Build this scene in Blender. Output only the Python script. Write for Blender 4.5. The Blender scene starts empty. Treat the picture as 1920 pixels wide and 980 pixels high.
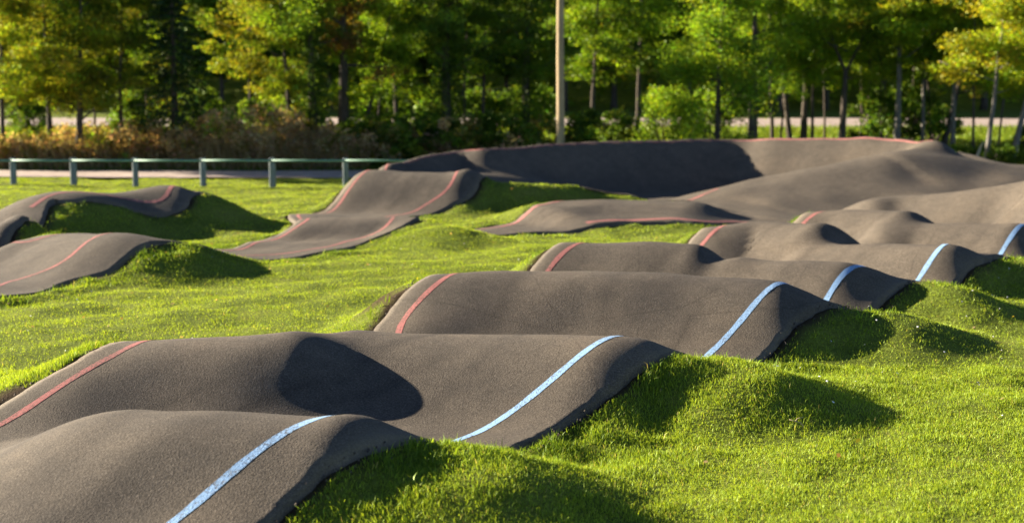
import bpy, math, random
import numpy as np
from mathutils import Vector
from mathutils.geometry import delaunay_2d_cdt

rng = np.random.default_rng(7)
random.seed(7)
scene = bpy.context.scene
COL = scene.collection
R = math.radians

# ------------------------------------------------------------------ camera
FPX, HOR, EYE = 2667.0, 160.0, 3.0            # focal length in photo pixels, horizon row, eye height
PITCH = math.atan((490.0 - HOR) / FPX)
cam = bpy.data.cameras.new('camera')
cam.lens = FPX / 1920.0 * 36.0
cam.sensor_width = 36.0
cam.clip_end = 600.0
cam.dof.use_dof = True
cam.dof.focus_distance = 13.0
cam.dof.aperture_fstop = 1.2
cam_o = bpy.data.objects.new('camera', cam)
cam_o.location = (0, 0, EYE)
cam_o.rotation_euler = (math.pi / 2 - PITCH, 0, 0)
COL.objects.link(cam_o)
scene.camera = cam_o

# ------------------------------------------------------------------ light
SUN_EL, SUN_BETA = R(16.0), R(21.0)           # low sun from the left and a little behind the scene
to_sun = Vector((-math.cos(SUN_BETA) * math.cos(SUN_EL), math.sin(SUN_BETA) * math.cos(SUN_EL), math.sin(SUN_EL)))
world = bpy.data.worlds.new('World')
scene.world = world
world.use_nodes = True
wn = world.node_tree.nodes
bg = wn.get('Background') or wn.new('ShaderNodeBackground')
sky = wn.new('ShaderNodeTexSky')
sky.sky_type = 'NISHITA'
sky.sun_disc = False
sky.sun_elevation = SUN_EL
sky.sun_rotation = math.atan2(to_sun.x, to_sun.y)
sky.air_density = 0.42
sky.dust_density = 0.1
sky.altitude = 800
world.node_tree.links.new(sky.outputs[0], bg.inputs[0])
bg.inputs[1].default_value = 0.05
sun = bpy.data.lights.new('sun', 'SUN')
sun.energy = 5.0
sun.angle = R(0.5)
sun.color = (1.0, 0.88, 0.70)
sun_o = bpy.data.objects.new('sun', sun)
sun_o.rotation_euler = (-to_sun).to_track_quat('-Z', 'Y').to_euler()
COL.objects.link(sun_o)
scene.view_settings.view_transform = 'Standard'
scene.view_settings.look = 'None'
scene.view_settings.gamma = 1.0
scene.view_settings.exposure = 2.3
scene.cycles.max_bounces = 8
scene.cycles.diffuse_bounces = 5
scene.cycles.transmission_bounces = 4
scene.cycles.transparent_max_bounces = 4

# ------------------------------------------------------------------ helpers
def P(px, py, z=0.0):
    """the place, z metres up, that the photograph shows at pixel (px, py)"""
    x, y = (px - 960.0) / FPX, (490.0 - py) / FPX
    c, s = math.cos(PITCH), math.sin(PITCH)
    d = (x, c + y * s, -s + y * c)
    t = (z - EYE) / d[2]
    return (d[0] * t, d[1] * t, z)

def X_at(px, depth):
    return (px - 960.0) / FPX * depth

def smooth(pts, n=8):
    """Catmull-Rom through pts, n samples per span"""
    p = np.array(pts, float)
    if len(p) < 3:
        t = np.linspace(0, 1, n + 1)[:, None]
        return p[0] + (p[1] - p[0]) * t
    q = np.vstack([2 * p[0] - p[1], p, 2 * p[-1] - p[-2]])
    out = []
    for i in range(1, len(q) - 2):
        a, b, c, d = q[i - 1], q[i], q[i + 1], q[i + 2]
        for t in np.linspace(0, 1, n, endpoint=False):
            out.append(.5 * (2 * b + (c - a) * t + (2 * a - 5 * b + 4 * c - d) * t * t + (3 * b - a - 3 * c + d) * t ** 3))
    out.append(p[-1])
    return np.array(out)

def resample(p, n):
    p = np.asarray(p, float)
    s = np.r_[0, np.cumsum(np.linalg.norm(np.diff(p[:, :2], axis=0), axis=1))]
    t = np.linspace(0, s[-1], n)
    return np.stack([np.interp(t, s, p[:, k]) for k in range(p.shape[1])], 1)

def link_mesh(name, verts, faces, mat=None, parent=None, shade=True, loops=None, colors=None, kind=None):
    me = bpy.data.meshes.new(name)
    verts = np.asarray(verts, np.float32)
    if isinstance(faces, np.ndarray):
        k = faces.shape[1]
        me.vertices.add(len(verts)); me.vertices.foreach_set('co', verts.ravel())
        me.loops.add(faces.size); me.loops.foreach_set('vertex_index', faces.astype(np.int32).ravel())
        me.polygons.add(len(faces))
        me.polygons.foreach_set('loop_start', np.arange(0, faces.size, k, dtype=np.int32))
        me.update(calc_edges=True)
    else:
        me.from_pydata(verts.tolist(), [], faces)
        me.update()
    if colors is not None:
        ca = me.color_attributes.new('Col', 'FLOAT_COLOR', 'POINT')
        c4 = np.ones((len(verts), 4), np.float32); c4[:, :3] = colors
        ca.data.foreach_set('color', c4.ravel())
    if shade:
        me.polygons.foreach_set('use_smooth', np.ones(len(me.polygons), bool))
    if mat:
        me.materials.append(mat)
    o = bpy.data.objects.new(name, me)
    COL.objects.link(o)
    if parent:
        o.parent = parent
    if kind:
        o['kind'] = kind
    return o

def tag(o, label=None, cat=None, group=None, kind=None):
    for k, v in (('label', label), ('category', cat), ('group', group), ('kind', kind)):
        if v:
            o[k] = v
    return o

def empty(name, loc, rz=0.0):
    o = bpy.data.objects.new(name, None)
    o.location = loc
    o.rotation_euler = (0, 0, rz)
    o.empty_display_size = .2
    COL.objects.link(o)
    return o

# ------------------------------------------------------------------ materials
def mat_new(name):
    m = bpy.data.materials.new(name)
    m.use_nodes = True
    nt = m.node_tree
    for n in list(nt.nodes):
        nt.nodes.remove(n)
    return m, nt, nt.nodes, nt.links

def ramp(nodes, stops):
    r = nodes.new('ShaderNodeValToRGB')
    el = r.color_ramp.elements
    while len(el) < len(stops):
        el.new(.5)
    for e, (p, c) in zip(el, stops):
        e.position = p
        e.color = (*c, 1) if len(c) == 3 else c
    return r

def noise(nodes, links, vec, scale, detail=3.0, rough=.55, dist=0.0):
    n = nodes.new('ShaderNodeTexNoise')
    n.inputs['Scale'].default_value = scale
    n.inputs['Detail'].default_value = detail
    n.inputs['Roughness'].default_value = rough
    n.inputs['Distortion'].default_value = dist
    links.new(vec, n.inputs['Vector'])
    return n

def mixc(nodes, links, fac, a, b, mode='MIX'):
    m = nodes.new('ShaderNodeMix')
    m.data_type = 'RGBA'
    m.blend_type = mode
    for sock, v in ((m.inputs[0], fac), (m.inputs[6], a), (m.inputs[7], b)):
        if hasattr(v, 'is_linked'):
            links.new(v, sock)
        elif isinstance(v, (int, float)):
            sock.default_value = v
        else:
            sock.default_value = (*v, 1)
    return m.outputs[2]

def surface(nt, nodes, links, color, rough=.9, bump=None, spec=.3):
    out = nodes.new('ShaderNodeOutputMaterial')
    b = nodes.new('ShaderNodeBsdfPrincipled')
    if hasattr(color, 'is_linked'):
        links.new(color, b.inputs['Base Color'])
    else:
        b.inputs['Base Color'].default_value = (*color, 1)
    if hasattr(rough, 'is_linked'):
        links.new(rough, b.inputs['Roughness'])
    else:
        b.inputs['Roughness'].default_value = rough
    b.inputs['Specular IOR Level'].default_value = spec
    if bump:
        links.new(bump, b.inputs['Normal'])
    links.new(b.outputs[0], out.inputs[0])
    return b

def bump_of(nodes, links, height, strength, dist, prev=None):
    b = nodes.new('ShaderNodeBump')
    b.inputs['Strength'].default_value = strength
    b.inputs['Distance'].default_value = dist
    links.new(height, b.inputs['Height'])
    if prev:
        links.new(prev, b.inputs['Normal'])
    return b.outputs[0]

def geo_pos(nodes):
    return nodes.new('ShaderNodeNewGeometry').outputs['Position']

def make_asphalt(name, paint=None, worn=.40):
    m, nt, N, L = mat_new(name)
    pos = geo_pos(N)
    fine = noise(N, L, pos, 120, 2, .7)
    grit = noise(N, L, pos, 55, 5, .85)
    vor = N.new('ShaderNodeTexVoronoi'); vor.inputs['Scale'].default_value = 60
    L.new(pos, vor.inputs['Vector'])
    mid = noise(N, L, pos, 5, 5, .65, .6)
    big = noise(N, L, pos, .45, 5, .6, .8)
    stone = ramp(N, [(.30, (.026, .021, .017)), (.47, (.084, .068, .051)), (.58, (.122, .101, .078)), (.74, (.24, .205, .165))])
    L.new(grit.outputs[0], stone.inputs[0])
    sp = ramp(N, [(.3, (.72, .72, .72)), (.7, (1.25, 1.25, 1.25))]); L.new(fine.outputs[0], sp.inputs[0])
    g = ramp(N, [(.28, (.74, .75, .78)), (.5, (1, 1, 1)), (.72, (1.24, 1.2, 1.15))]); L.new(big.outputs[0], g.inputs[0])
    g2 = ramp(N, [(.28, (.82, .83, .84)), (.72, (1.16, 1.15, 1.13))]); L.new(mid.outputs[0], g2.inputs[0])
    c = mixc(N, L, 1.0, stone.outputs[0], sp.outputs[0], 'MULTIPLY')
    c = mixc(N, L, 1.0, c, g.outputs[0], 'MULTIPLY')
    c = mixc(N, L, 1.0, c, g2.outputs[0], 'MULTIPLY')
    rub = N.new('ShaderNodeVertexColor'); rub.layer_name = 'Col'       # red: rubber on the riding line, green: dust along the edges
    sep = N.new('ShaderNodeSeparateColor'); L.new(rub.outputs[0], sep.inputs[0])
    c = mixc(N, L, sep.outputs[0], c, mixc(N, L, 1.0, c, (.70, .70, .71), 'MULTIPLY'))
    c = mixc(N, L, sep.outputs[1], c, (.17, .145, .11))
    cr = N.new('ShaderNodeTexVoronoi'); cr.feature = 'DISTANCE_TO_EDGE'; cr.inputs['Scale'].default_value = .42
    wob = noise(N, L, pos, 1.6, 4, .6)
    shift = mixc(N, L, .12, pos, wob.outputs[1], 'ADD'); L.new(shift, cr.inputs['Vector'])
    crr = ramp(N, [(.0015, (.55, .54, .53)), (.0045, (1, 1, 1))]); L.new(cr.outputs[0], crr.inputs[0])
    c = mixc(N, L, .55, c, crr.outputs[0], 'MULTIPLY')
    scf = noise(N, L, pos, .9, 6, .72, 1.6)
    sr = ramp(N, [(.60, (1, 1, 1)), (.70, (.72, .72, .73))]); L.new(scf.outputs[0], sr.inputs[0])
    c = mixc(N, L, .6, c, sr.outputs[0], 'MULTIPLY')
    if paint:
        wear = noise(N, L, pos, 34, 5, .8)
        patch = noise(N, L, pos, 1.7, 3, .6)
        add = N.new('ShaderNodeMath'); add.operation = 'MULTIPLY_ADD'
        L.new(patch.outputs[0], add.inputs[0]); add.inputs[1].default_value = .32; L.new(wear.outputs[0], add.inputs[2])
        wr = ramp(N, [(worn + .14, (0, 0, 0)), (worn + .30, (.92, .92, .92))]); L.new(add.outputs[0], wr.inputs[0])
        pc = mixc(N, L, .6, paint, g2.outputs[0], 'MULTIPLY')
        c = mixc(N, L, wr.outputs[0], c, pc)
    b1 = bump_of(N, L, vor.outputs['Distance'], .4, .005)
    b2 = bump_of(N, L, fine.outputs[0], .5, .006, b1)
    surface(nt, N, L, c, .93, b2, .2)
    return m

M_ASPHALT = make_asphalt('asphalt')
M_BLUE = make_asphalt('blue_paint', paint=(.26, .43, .66), worn=.34)
M_RED = make_asphalt('red_paint', paint=(.37, .135, .122), worn=.37)

def make_ground():
    m, nt, N, L = mat_new('turf_soil')
    pos = geo_pos(N)
    a = noise(N, L, pos, 1.3, 5, .6)
    b = noise(N, L, pos, 22, 5, .7)
    r1 = ramp(N, [(.3, (.09, .125, .02)), (.55, (.15, .19, .03)), (.75, (.18, .20, .045))]); L.new(a.outputs[0], r1.inputs[0])
    r2 = ramp(N, [(.3, (.55, .5, .45)), (.65, (1.15, 1.15, 1.1))]); L.new(b.outputs[0], r2.inputs[0])
    c = mixc(N, L, 1.0, r1.outputs[0], r2.outputs[0], 'MULTIPLY')
    soil = N.new('ShaderNodeVertexColor'); soil.layer_name = 'Col'
    c = mixc(N, L, soil.outputs[0], c, (.055, .038, .022))
    surface(nt, N, L, c, 1.0, bump_of(N, L, b.outputs[0], .8, .05), .05)
    return m
M_GROUND = make_ground()
# ------------------------------------------------------------------ the lie of the land
# every hump is a ridge: a crest line with heights, a half width across and a taper past each end
RIDGES = []
def ridge(pts, w, taper=1.0, taper_end=None, w_right=None, wall=False):
    """pts: (px, py, z) crest points or plan points (x, y, z) when already tuples from P"""
    p = smooth(pts, 6)
    RIDGES.append((p, w, w if w_right is None else w_right, taper, taper if taper_end is None else taper_end, wall))

def prof(u):
    return .5 * (1 + np.cos(math.pi * np.clip(u, 0, 1)))

def terrain_base(x, y):
    z = np.interp(y, [0, 45, 50, 62, 66, 70, 78, 86, 96, 112, 135], [0, 0, .05, .95, 1.25, 1.4, 1.5, 1.6, 3.2, 9.0, 17.0])
    return z

def ridge_height(x, y, rd):
    p, wl, wr, t0, t1, wall = rd
    best = np.full(x.shape, 1e9); hh = np.zeros(x.shape); over = np.zeros(x.shape); side = np.zeros(x.shape)
    n = len(p) - 1
    for i in range(n):
        a, b = p[i], p[i + 1]
        dx, dy = b[0] - a[0], b[1] - a[1]
        L2 = dx * dx + dy * dy + 1e-12
        L = math.sqrt(L2)
        t = ((x - a[0]) * dx + (y - a[1]) * dy) / L2
        tc = np.clip(t, 0, 1)
        d = np.hypot(x - (a[0] + dx * tc), y - (a[1] + dy * tc))
        cross = ((x - a[0]) * dy - (y - a[1]) * dx) / L      # > 0 to the right of travel
        m = d < best
        best = np.where(m, d, best)
        hh = np.where(m, a[2] + (b[2] - a[2]) * tc, hh)
        o = np.zeros(x.shape)
        if i == 0:
            o = np.where(t < 0, -t * L / t0, o)
        if i == n - 1:
            o = np.where(t > 1, (t - 1) * L / t1, o)
        over = np.where(m, o, over)
        side = np.where(m, np.where(o > 0, cross, np.sign(cross) * d), side)
    w = np.where(side > 0, wr, wl)
    v = prof(np.abs(side) / w)
    if wall:                                                  # an even bank on the right-hand side instead of a wave
        u = side / w
        v = np.where(side > 0, .5 * ((1 - u) + np.sqrt((1 - u) ** 2 + .010)) * np.clip(2 - u, 0, 1), v)
    return hh * v * prof(over)

DENTS = []     # (x, y, depth, sigma_x, sigma_y)
def H(x, y):
    x = np.asarray(x, float); y = np.asarray(y, float)
    acc = np.zeros(x.shape)
    for rd in RIDGES:
        p = rd[0]; m = 2 * max(rd[1], rd[2], rd[3], rd[4]) + .1
        sel = (x > p[:, 0].min() - m) & (x < p[:, 0].max() + m) & (y > p[:, 1].min() - m) & (y < p[:, 1].max() + m)
        if sel.any():
            h = ridge_height(x[sel], y[sel], rd)
            acc[sel] += np.maximum(h, 0) ** 4
    z = acc ** .25 + terrain_base(x, y)
    for k, (fx, fy, am) in enumerate([(2.3, 3.1, .009), (-3.7, 2.2, .007), (4.9, -1.7, .005), (1.1, -4.4, .007)]):     # hand-laid: never quite true
        z = z + am * np.sin(fx * x + fy * y + 1.3 * k + 1.2 * np.sin(.7 * x - .9 * y + k)) * (y < 46)
    for (cx, cy, dep, sx, sy) in DENTS:
        z = z - dep * np.exp(-((x - cx) / sx) ** 2 - ((y - cy) / sy) ** 2)
    return z

W = 1.85
def S(px, py, z):
    """a crest seen on the skyline of its own hump: the true crest lies a little nearer and higher"""
    x, y, z = P(px, py, z)
    k = 2.7 / y
    return (x - .57 * k, y - .82 * k, z * 1.04)
# main rollers, each lane's humps: red (far left) lane and blue (near right) lane
ridge([S(-760, 870, .5), S(-440, 895, .5)], 1.6, 1.4, 1.2)                                          # off the frame, near left
ridge([S(300, 778, .5), S(440, 776, .55), S(665, 788, .54)], W, 1.9, 1.1)                            # B1
ridge([S(245, 650, .48), S(568, 628, .56)], 1.85, 1.7, 1.2)                           # R2
ridge([S(698, 629, .475), S(830, 631, .475), S(950, 632, .5), S(1158, 639, .55)], W, 1.2, 1.2)                            # B2
ridge([S(840, 520, .63), S(1130, 514, .69), S(1455, 535, .63)], 2.1, 1.6, 1.25)   # R3 B3
ridge([S(1075, 460, .65), S(1305, 462, .70)], 1.65, 1.4, 1.1)                         # R4
ridge([S(1400, 489, .55), S(1584, 497, .6)], 1.5, 1.0, 1.2)                       # B4
ridge([S(1347, 430, .55), S(1440, 421, .63), S(1540, 423, .70)], 1.6, 1.3, 1.1)                        # R5
ridge([S(1549, 464, .42), S(1650, 461, .53), S(1781, 463, .62)], 1.5, .9, 1.2)     # B5
ridge([S(1526, 402, .52), S(1600, 397, .6), S(1700, 401, .65)], 1.6, .9, 1.2)                         # R6
ridge([S(1667, 428, .44), S(1751, 424, .5), S(1906, 425, .6)], 1.6, .9, 1.2)
for e in (S(590, 783, .55), S(1140, 638, .55), S(1455, 535, .63), S(1584, 497, .6), S(1781, 463, .55), S(1906, 425, .55)):   # turf banked up beside each hump
    ridge([(e[0] + .5, e[1] - .05, .43), (e[0] + 1.2, e[1] - .25, .38)], 1.6, .7, 1.6)                        # B6
ridge([S(1640, 375, .48), S(1700, 369, .55), S(1785, 365, .65), S(1852, 356, .8), S(1940, 342, 1.0), S(2040, 342, 1.1)], 1.9, 1.0, 1.2)
ridge([P(1790, 284, 1.12), P(1860, 303, .95), P(1930, 311, .85), P(2080, 318, .78)], 1.8, 1.6, 2.0, w_right=6.0)    # R7
# left rollers
ridge([P(70, 447, .38), P(140, 441, .47), P(230, 444, .55), P(335, 457, .44)], 1.9, 1.0, 1.4)         # L1
ridge([P(575, 413, .27), P(680, 410, .3), P(765, 412, .3), P(820, 424, .28)], 1.6, .8, 1.9)          # L2
ridge([P(690, 322, .87), P(870, 328, .83)], 2.3, 1.2, 1.4)                         # L3
ridge([P(880, 334, .75), P(960, 343, .65), P(1060, 347, .5), P(1160, 364, .25)], 1.6, .8, 1.2)        # infield bank
# far left bank
ridge([P(-40, 462, .1), P(0, 437, .25), P(37, 404, .5), P(110, 360, .85), P(210, 364, .72), P(315, 351, .82), P(365, 360, .70)], 2.3, 1.0, 1.9, w_right=2.7)
# middle roller
ridge([P(1010, 384, .36), P(1100, 378, .38), P(1190, 377, .38), P(1290, 381, .36)], 1.9, 1.0, 1.6, w_right=4.0)
# far berm and its returning bank
RIMZ = [P(740, 308, .95), P(850, 284, 1.2), P(920, 280, 1.26), P(1050, 270, 1.35), P(1200, 265, 1.40), P(1340, 262, 1.42), P(1400, 261.5, 1.43), P(1460, 261, 1.46),
        P(1560, 260, 1.504), P(1640, 260, 1.53), P(1700, 261, 1.542), P(1752, 266, 1.506)]
ridge([(*q[:2], q[2] * k) for q, k in zip(RIMZ, [1] * 10 + [.95, .87])], 1.6, 1.4, 1.5, w_right=1.75, wall=True)
ridge([(*P(1740, 270, 1.45)[:2], 1.25), P(1684, 285, 1.28), P(1640, 293, 1.18), P(1583, 304, 1.05), P(1448, 331, .7), P(1347, 355, .42), P(1290, 375, .2)], 4.2, 1.6, 1.0, w_right=1.6)
ridge([(9.6, 36.2, .72), (11.5, 36.4, .8), (13.5, 36.8, .8)], 2.0, 2.5, 3.0, w_right=5.5)
ridge([P(850, 324, .74), P(930, 330, .6), P(1010, 339, .45), P(1080, 350, .28)], 1.9, 1.2, 1.4)

# ------------------------------------------------------------------ asphalt
STRIPS = []
def strip(name, left, right, nl, nw, lift, parent=None):
    """asphalt between two edge lines (plan points), laid on the land, with a cut edge"""
    l = resample(smooth(left), nl); r = resample(smooth(right), nl)
    for e in (l, r):                                           # a raked, slightly crumbling edge
        q = rng.standard_normal((nl, 2)) * .016
        q = (q + np.roll(q, 1, 0) + np.roll(q, -1, 0)) / 2.2
        e[:, :2] += q
    t = np.linspace(0, 1, nw)
    g = l[:, None, :2] * (1 - t)[None, :, None] + r[:, None, :2] * t[None, :, None]
    poly = np.vstack([l[:, :2], r[::-1, :2]])
    STRIPS.append(poly)
    x, y = g[..., 0], g[..., 1]
    z = H(x, y) + lift
    v = np.stack([x, y, z], -1)
    ny, nx = nl, nw
    idx = np.arange(ny * nx).reshape(ny, nx)
    f = np.stack([idx[:-1, :-1], idx[:-1, 1:], idx[1:, 1:], idx[1:, :-1]], -1).reshape(-1, 4)
    ring = np.r_[idx[0, :], idx[1:, -1], idx[-1, -2::-1], idx[-2:0:-1, 0]]
    vv = v.reshape(-1, 3)
    low = vv[ring].copy(); low[:, 2] -= .22
    base = len(vv)
    nr = len(ring); k = np.arange(nr); k2 = (k + 1) % nr
    sk = np.stack([ring[k], base + k, base + k2, ring[k2]], -1)
    T = np.broadcast_to(t[None, :], x.shape); k_ = np.arange(nl)[:, None] * (26.0 / nl)
    rub = np.zeros(x.shape)
    for c0, am, fr, ph in ((.30, .9, .9, 0), (.47, 1.0, .6, 1.3), (.58, .7, 1.3, 2.2), (.72, .8, .8, 4.0)):
        centre = c0 + .05 * np.sin(fr * k_ + ph) + .02 * np.sin(3.1 * fr * k_)
        rub = np.maximum(rub, am * np.exp(-((T - centre) / .022) ** 2) * (.45 + .55 * np.sin(1.7 * k_ + ph * 2) ** 2))
    dust = np.clip(1 - np.minimum(T, 1 - T) / .045, 0, 1) * (.30 + .25 * np.sin(2.3 * k_) * np.sin(.9 * k_ + 1))
    cv = np.stack([rub, dust, 0 * rub], -1).reshape(-1, 3)
    return link_mesh(name, np.vstack([vv, low]), np.vstack([f, sk]), M_ASPHALT, parent, colors=np.vstack([cv, cv[ring]]))

def painted_line(name, pts, width, lift, mat, parent, n=160):
    p = resample(smooth(pts), n)[:, :2]
    d = np.gradient(p, axis=0); d /= np.linalg.norm(d, axis=1)[:, None]
    nrm = np.stack([d[:, 1], -d[:, 0]], 1)
    wob = 1 + .10 * np.sin(np.arange(n) * .9) * np.sin(np.arange(n) * .37)
    cols = []
    for s in np.linspace(-.5, .5, 5):
        q = p + nrm * (s * width * wob)[:, None]
        cols.append(np.c_[q, H(q[:, 0], q[:, 1]) + lift])
    v = np.stack(cols, 1).reshape(-1, 3)
    idx = np.arange(n * 5).reshape(n, 5)
    f = np.stack([idx[:-1, :-1], idx[:-1, 1:], idx[1:, 1:], idx[1:, :-1]], -1).reshape(-1, 4)
    return link_mesh(name, v, f, mat, parent)

def offset(pts, dist):
    p = np.array([q[:2] for q in pts], float)
    d = np.gradient(p, axis=0); d /= np.linalg.norm(d, axis=1)[:, None]
    return p + np.stack([d[:, 1], -d[:, 0]], 1) * np.reshape(dist, (-1, 1))

def hit(px, py):
    """the first place where the land is met through a pixel of the photograph"""
    a = P(px, py, EYE - 1.0)
    t = np.arange(4.0, 60.0, .01)
    k = t / math.hypot(a[0], a[1])
    x, y, z = a[0] * k, a[1] * k, EYE - k
    below = np.nonzero(z < H(x, y) + .03)[0]
    i = below[0]
    return (x[i], y[i])
RED_MAIN = [hit(*q) for q in ((0, 800), (60, 757), (120, 718), (180, 684), (238, 656), (720, 628), (750, 598), (780, 570), (830, 526), (1024, 505), (1050, 480), (1068, 465), (1320, 455), (1338, 438), (1512, 412))]
q_ = RED_MAIN[4]
RED_MAIN.insert(5, (q_[0] + .06, q_[1] + .55)); RED_MAIN.insert(6, (q_[0] + .34, q_[1] + 1.15))
BLUE_MAIN = [hit(*q) for q in ((310, 980), (365, 938), (420, 898), (465, 866), (520, 826), (570, 798), (592, 790), (862, 808), (940, 777), (1010, 733), (1070, 685), (1120, 652), (1142, 643), (1330, 662), (1370, 630), (1405, 590), (1430, 557), (1450, 541),
                                 (1540, 545), (1562, 522), (1580, 503), (1722, 525), (1750, 493), (1776, 469), (1872, 474), (1890, 452), (1906, 432))]
def along(pts, lo, hi, keep, off=0.0):
    """a smooth run through pts: a cubic in depth plus a softened part of what it leaves over"""
    p = np.array([q[:2] for q in pts], float)
    co = np.polyfit(p[:, 1], p[:, 0], 3)
    y = np.linspace(lo, hi, 240)
    res = np.interp(y, p[:, 1], p[:, 0] - np.polyval(co, p[:, 1]))
    k = np.hanning(15); k /= k.sum()
    res = np.convolve(np.pad(res, 7, 'edge'), k, 'valid')
    q = np.c_[np.polyval(co, y) + keep * res, y]
    return offset(q, off) if off else q
RED_EDGE = along(RED_MAIN, 7.6, 28.3, .85, -.30)
BLUE_EDGE = along(BLUE_MAIN, 6.0, 29.0, .4, .52)
RED_MAIN = along(RED_MAIN, 7.6, 28.4, .95)
BLUE_MAIN = along(BLUE_MAIN, 6.0, 29.0, .6)
track = strip('roller_track', RED_EDGE, BLUE_EDGE, 420, 64, .03)
tag(track, 'dark asphalt pump track with rollers between a red and a blue edge line', kind='structure')
painted_line('blue_line', BLUE_MAIN, .072, .0328, M_BLUE, track, 420)
painted_line('red_line', RED_MAIN, .075, .0328, M_RED, track, 420)

LRED_A = [(-11.5, 19.5), P(-60, 497, .0), P(0, 473, .15), P(70, 447, .42), (-6.8, 26.2), P(425, 472, .0), P(500, 443, .12), P(575, 414, .27), (-4.55, 31.0), P(560, 400, .06), P(610, 370, .4), P(668, 332, .78), P(700, 322, .85), (-3.2, 37.6)]
LRED_B = [(-9.7, 18.0), P(-60, 552, .0), P(30, 522, .05), P(120, 486, .28), P(215, 450, .46), (-5.1, 24.6), P(560, 475, .0), P(650, 442, .14), P(735, 413, .3), (-2.75, 31.0), P(715, 404, .08), P(790, 366, .45), P(850, 330, .84), (-1.2, 36.8)]
LRED_A = [q[:2] for q in LRED_A]; LRED_B = [q[:2] for q in LRED_B]
left_track = strip('side_track', offset(LRED_A, -.22), offset(LRED_B, [.8, .9, 1.0, 1.0, 1.05, .9, .5, .45, .5, .6, .5, .5, .6, .6]), 300, 34, .03)
tag(left_track, 'narrow asphalt track with red edge lines climbing towards the far berm', kind='structure')
painted_line('red_line', LRED_A, .07, .0328, M_RED, left_track, 300)
painted_line('red_line', LRED_B, .07, .0328, M_RED, left_track, 300)

BANK_R = [(-8.9, 25.3), P(20, 425, .33), P(58, 396, .55), P(112, 360, .86), P(210, 366, .74), P(300, 357, .82), P(330, 352, .8), P(380, 364, .62), P(430, 384, .3)]
BANK_R = [q[:2] for q in BANK_R]
ridge([P(-40, 462, .2), P(0, 433, .45), P(36, 404, .64)], 1.05, .8, .7)
BANK_EDGE = [P(10, 482, .05)[:2], P(78, 446, .12)[:2], P(96, 412, .35)[:2]] + [tuple(q) for q in offset(BANK_R[3:], .55)]
bank = strip('bank_track', offset(BANK_R, -3.0), BANK_EDGE, 120, 44, .024)
tag(bank, 'asphalt bank at the far left with a red line along its edge', kind='structure')
painted_line('red_line', BANK_R[2:8], .1, .0268, M_RED, bank, 160)

MID_A = [(-.9, 29.0), P(890, 430, .02), P(960, 405, .18), P(1025, 382, .36), P(1130, 374, .3), P(1290, 379, .22), P(1440, 409, .0), (6.6, 31.5)]
MID_B = [(-.4, 28.2), P(940, 441, .0), P(1110, 431, .03), P(1185, 419, .12), P(1250, 417, .14), P(1330, 421, .1), P(1400, 420, .03), (6.4, 29.6)]
MID_A = [q[:2] for q in MID_A]; MID_B = [q[:2] for q in MID_B]
mid = strip('middle_track', MID_A, MID_B, 140, 24, .026)
tag(mid, 'short asphalt roller in the middle leading into the far berm', kind='structure')
painted_line('red_line', offset(MID_A, .12)[1:5], .1, .0292, M_RED, mid, 100)
painted_line('red_line', offset(MID_B, -.25)[2:8], .15, .0292, M_RED, mid, 120)

def slab(name, outline, spacing, lift, mat):
    """asphalt sheet inside a plan outline, with inner points so that it follows the land"""
    poly = smooth(outline + [outline[0]], 6)[:-1, :2]
    STRIPS.append(poly)
    x0, y0 = poly.min(0); x1, y1 = poly.max(0)
    gx, gy = np.meshgrid(np.arange(x0, x1, spacing), np.arange(y0, y1, spacing))
    gx = gx.ravel(); gy = gy.ravel()
    inn = inside(poly, gx, gy)
    gx, gy = gx[inn], gy[inn]
    dmin = np.min(np.hypot(gx[:, None] - poly[None, :, 0], gy[:, None] - poly[None, :, 1]), axis=1)
    gx, gy = gx[dmin > spacing * .5], gy[dmin > spacing * .5]
    n = len(poly)
    pts = [Vector(q) for q in poly.tolist()] + [Vector(q) for q in np.c_[gx, gy].tolist()]
    vo, eo, fo, *_ = delaunay_2d_cdt(pts, [], [list(range(n))], 1, 1e-4)
    vo = np.array([tuple(v) for v in vo])
    z = H(vo[:, 0], vo[:, 1]) + lift
    v = np.c_[vo, z]
    low = v[:n].copy(); low[:, 2] -= .22
    m = len(v)
    faces = [tuple(f) for f in fo] + [(i, m + i, m + (i + 1) % n, (i + 1) % n) for i in range(n)]
    return link_mesh(name, np.vstack([v, low]), faces, mat)

def inside(poly, x, y):
    c = np.zeros(x.shape, bool)
    a = poly; b = np.roll(poly, -1, axis=0)
    for (x0, y0), (x1, y1) in zip(a, b):
        if y0 == y1:
            continue
        k = ((y0 > y) != (y1 > y)) & (x < (x1 - x0) * (y - y0) / (y1 - y0) + x0)
        c ^= k
    return c

RIM = [P(690, 323, .85)] + RIMZ
RIM = [q[:2] for q in RIM]
rim_out = offset(RIM, -.35).tolist()
outline = [tuple(q) for q in rim_out] + [(13.6, 42.0), (16.0, 41.2), (20.0, 40.2), (20.0, 31.0), (14.0, 28.2), (9.8, 27.6), (7.2, 27.9), P(1512, 413, .02)[:2], P(1440, 412, .02)[:2], P(1405, 412, .02)[:2],
          P(1340, 395, .1)[:2], P(1290, 377, .2)[:2], (3.2, 36.0), (1.4, 35.9), (-.3, 35.4), (-1.6, 34.8), (-2.8, 34.6)]
berm = slab('berm_track', outline, .16, .022, M_ASPHALT)
tag(berm, 'large banked asphalt turn with a red line along its rim', kind='structure')
painted_line('red_line', offset(RIM, .05)[1:], .04, .0252, M_RED, berm, 260)
JL = [P(1765, 264, 1.42), P(1684, 284, 1.25), P(1583, 304, 1.05), P(1448, 331, .7), P(1347, 355, .42), P(1290, 376, .2)]
painted_line('red_line', [q[:2] for q in JL[4:]], .1, .0252, M_RED, berm, 80)

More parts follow.
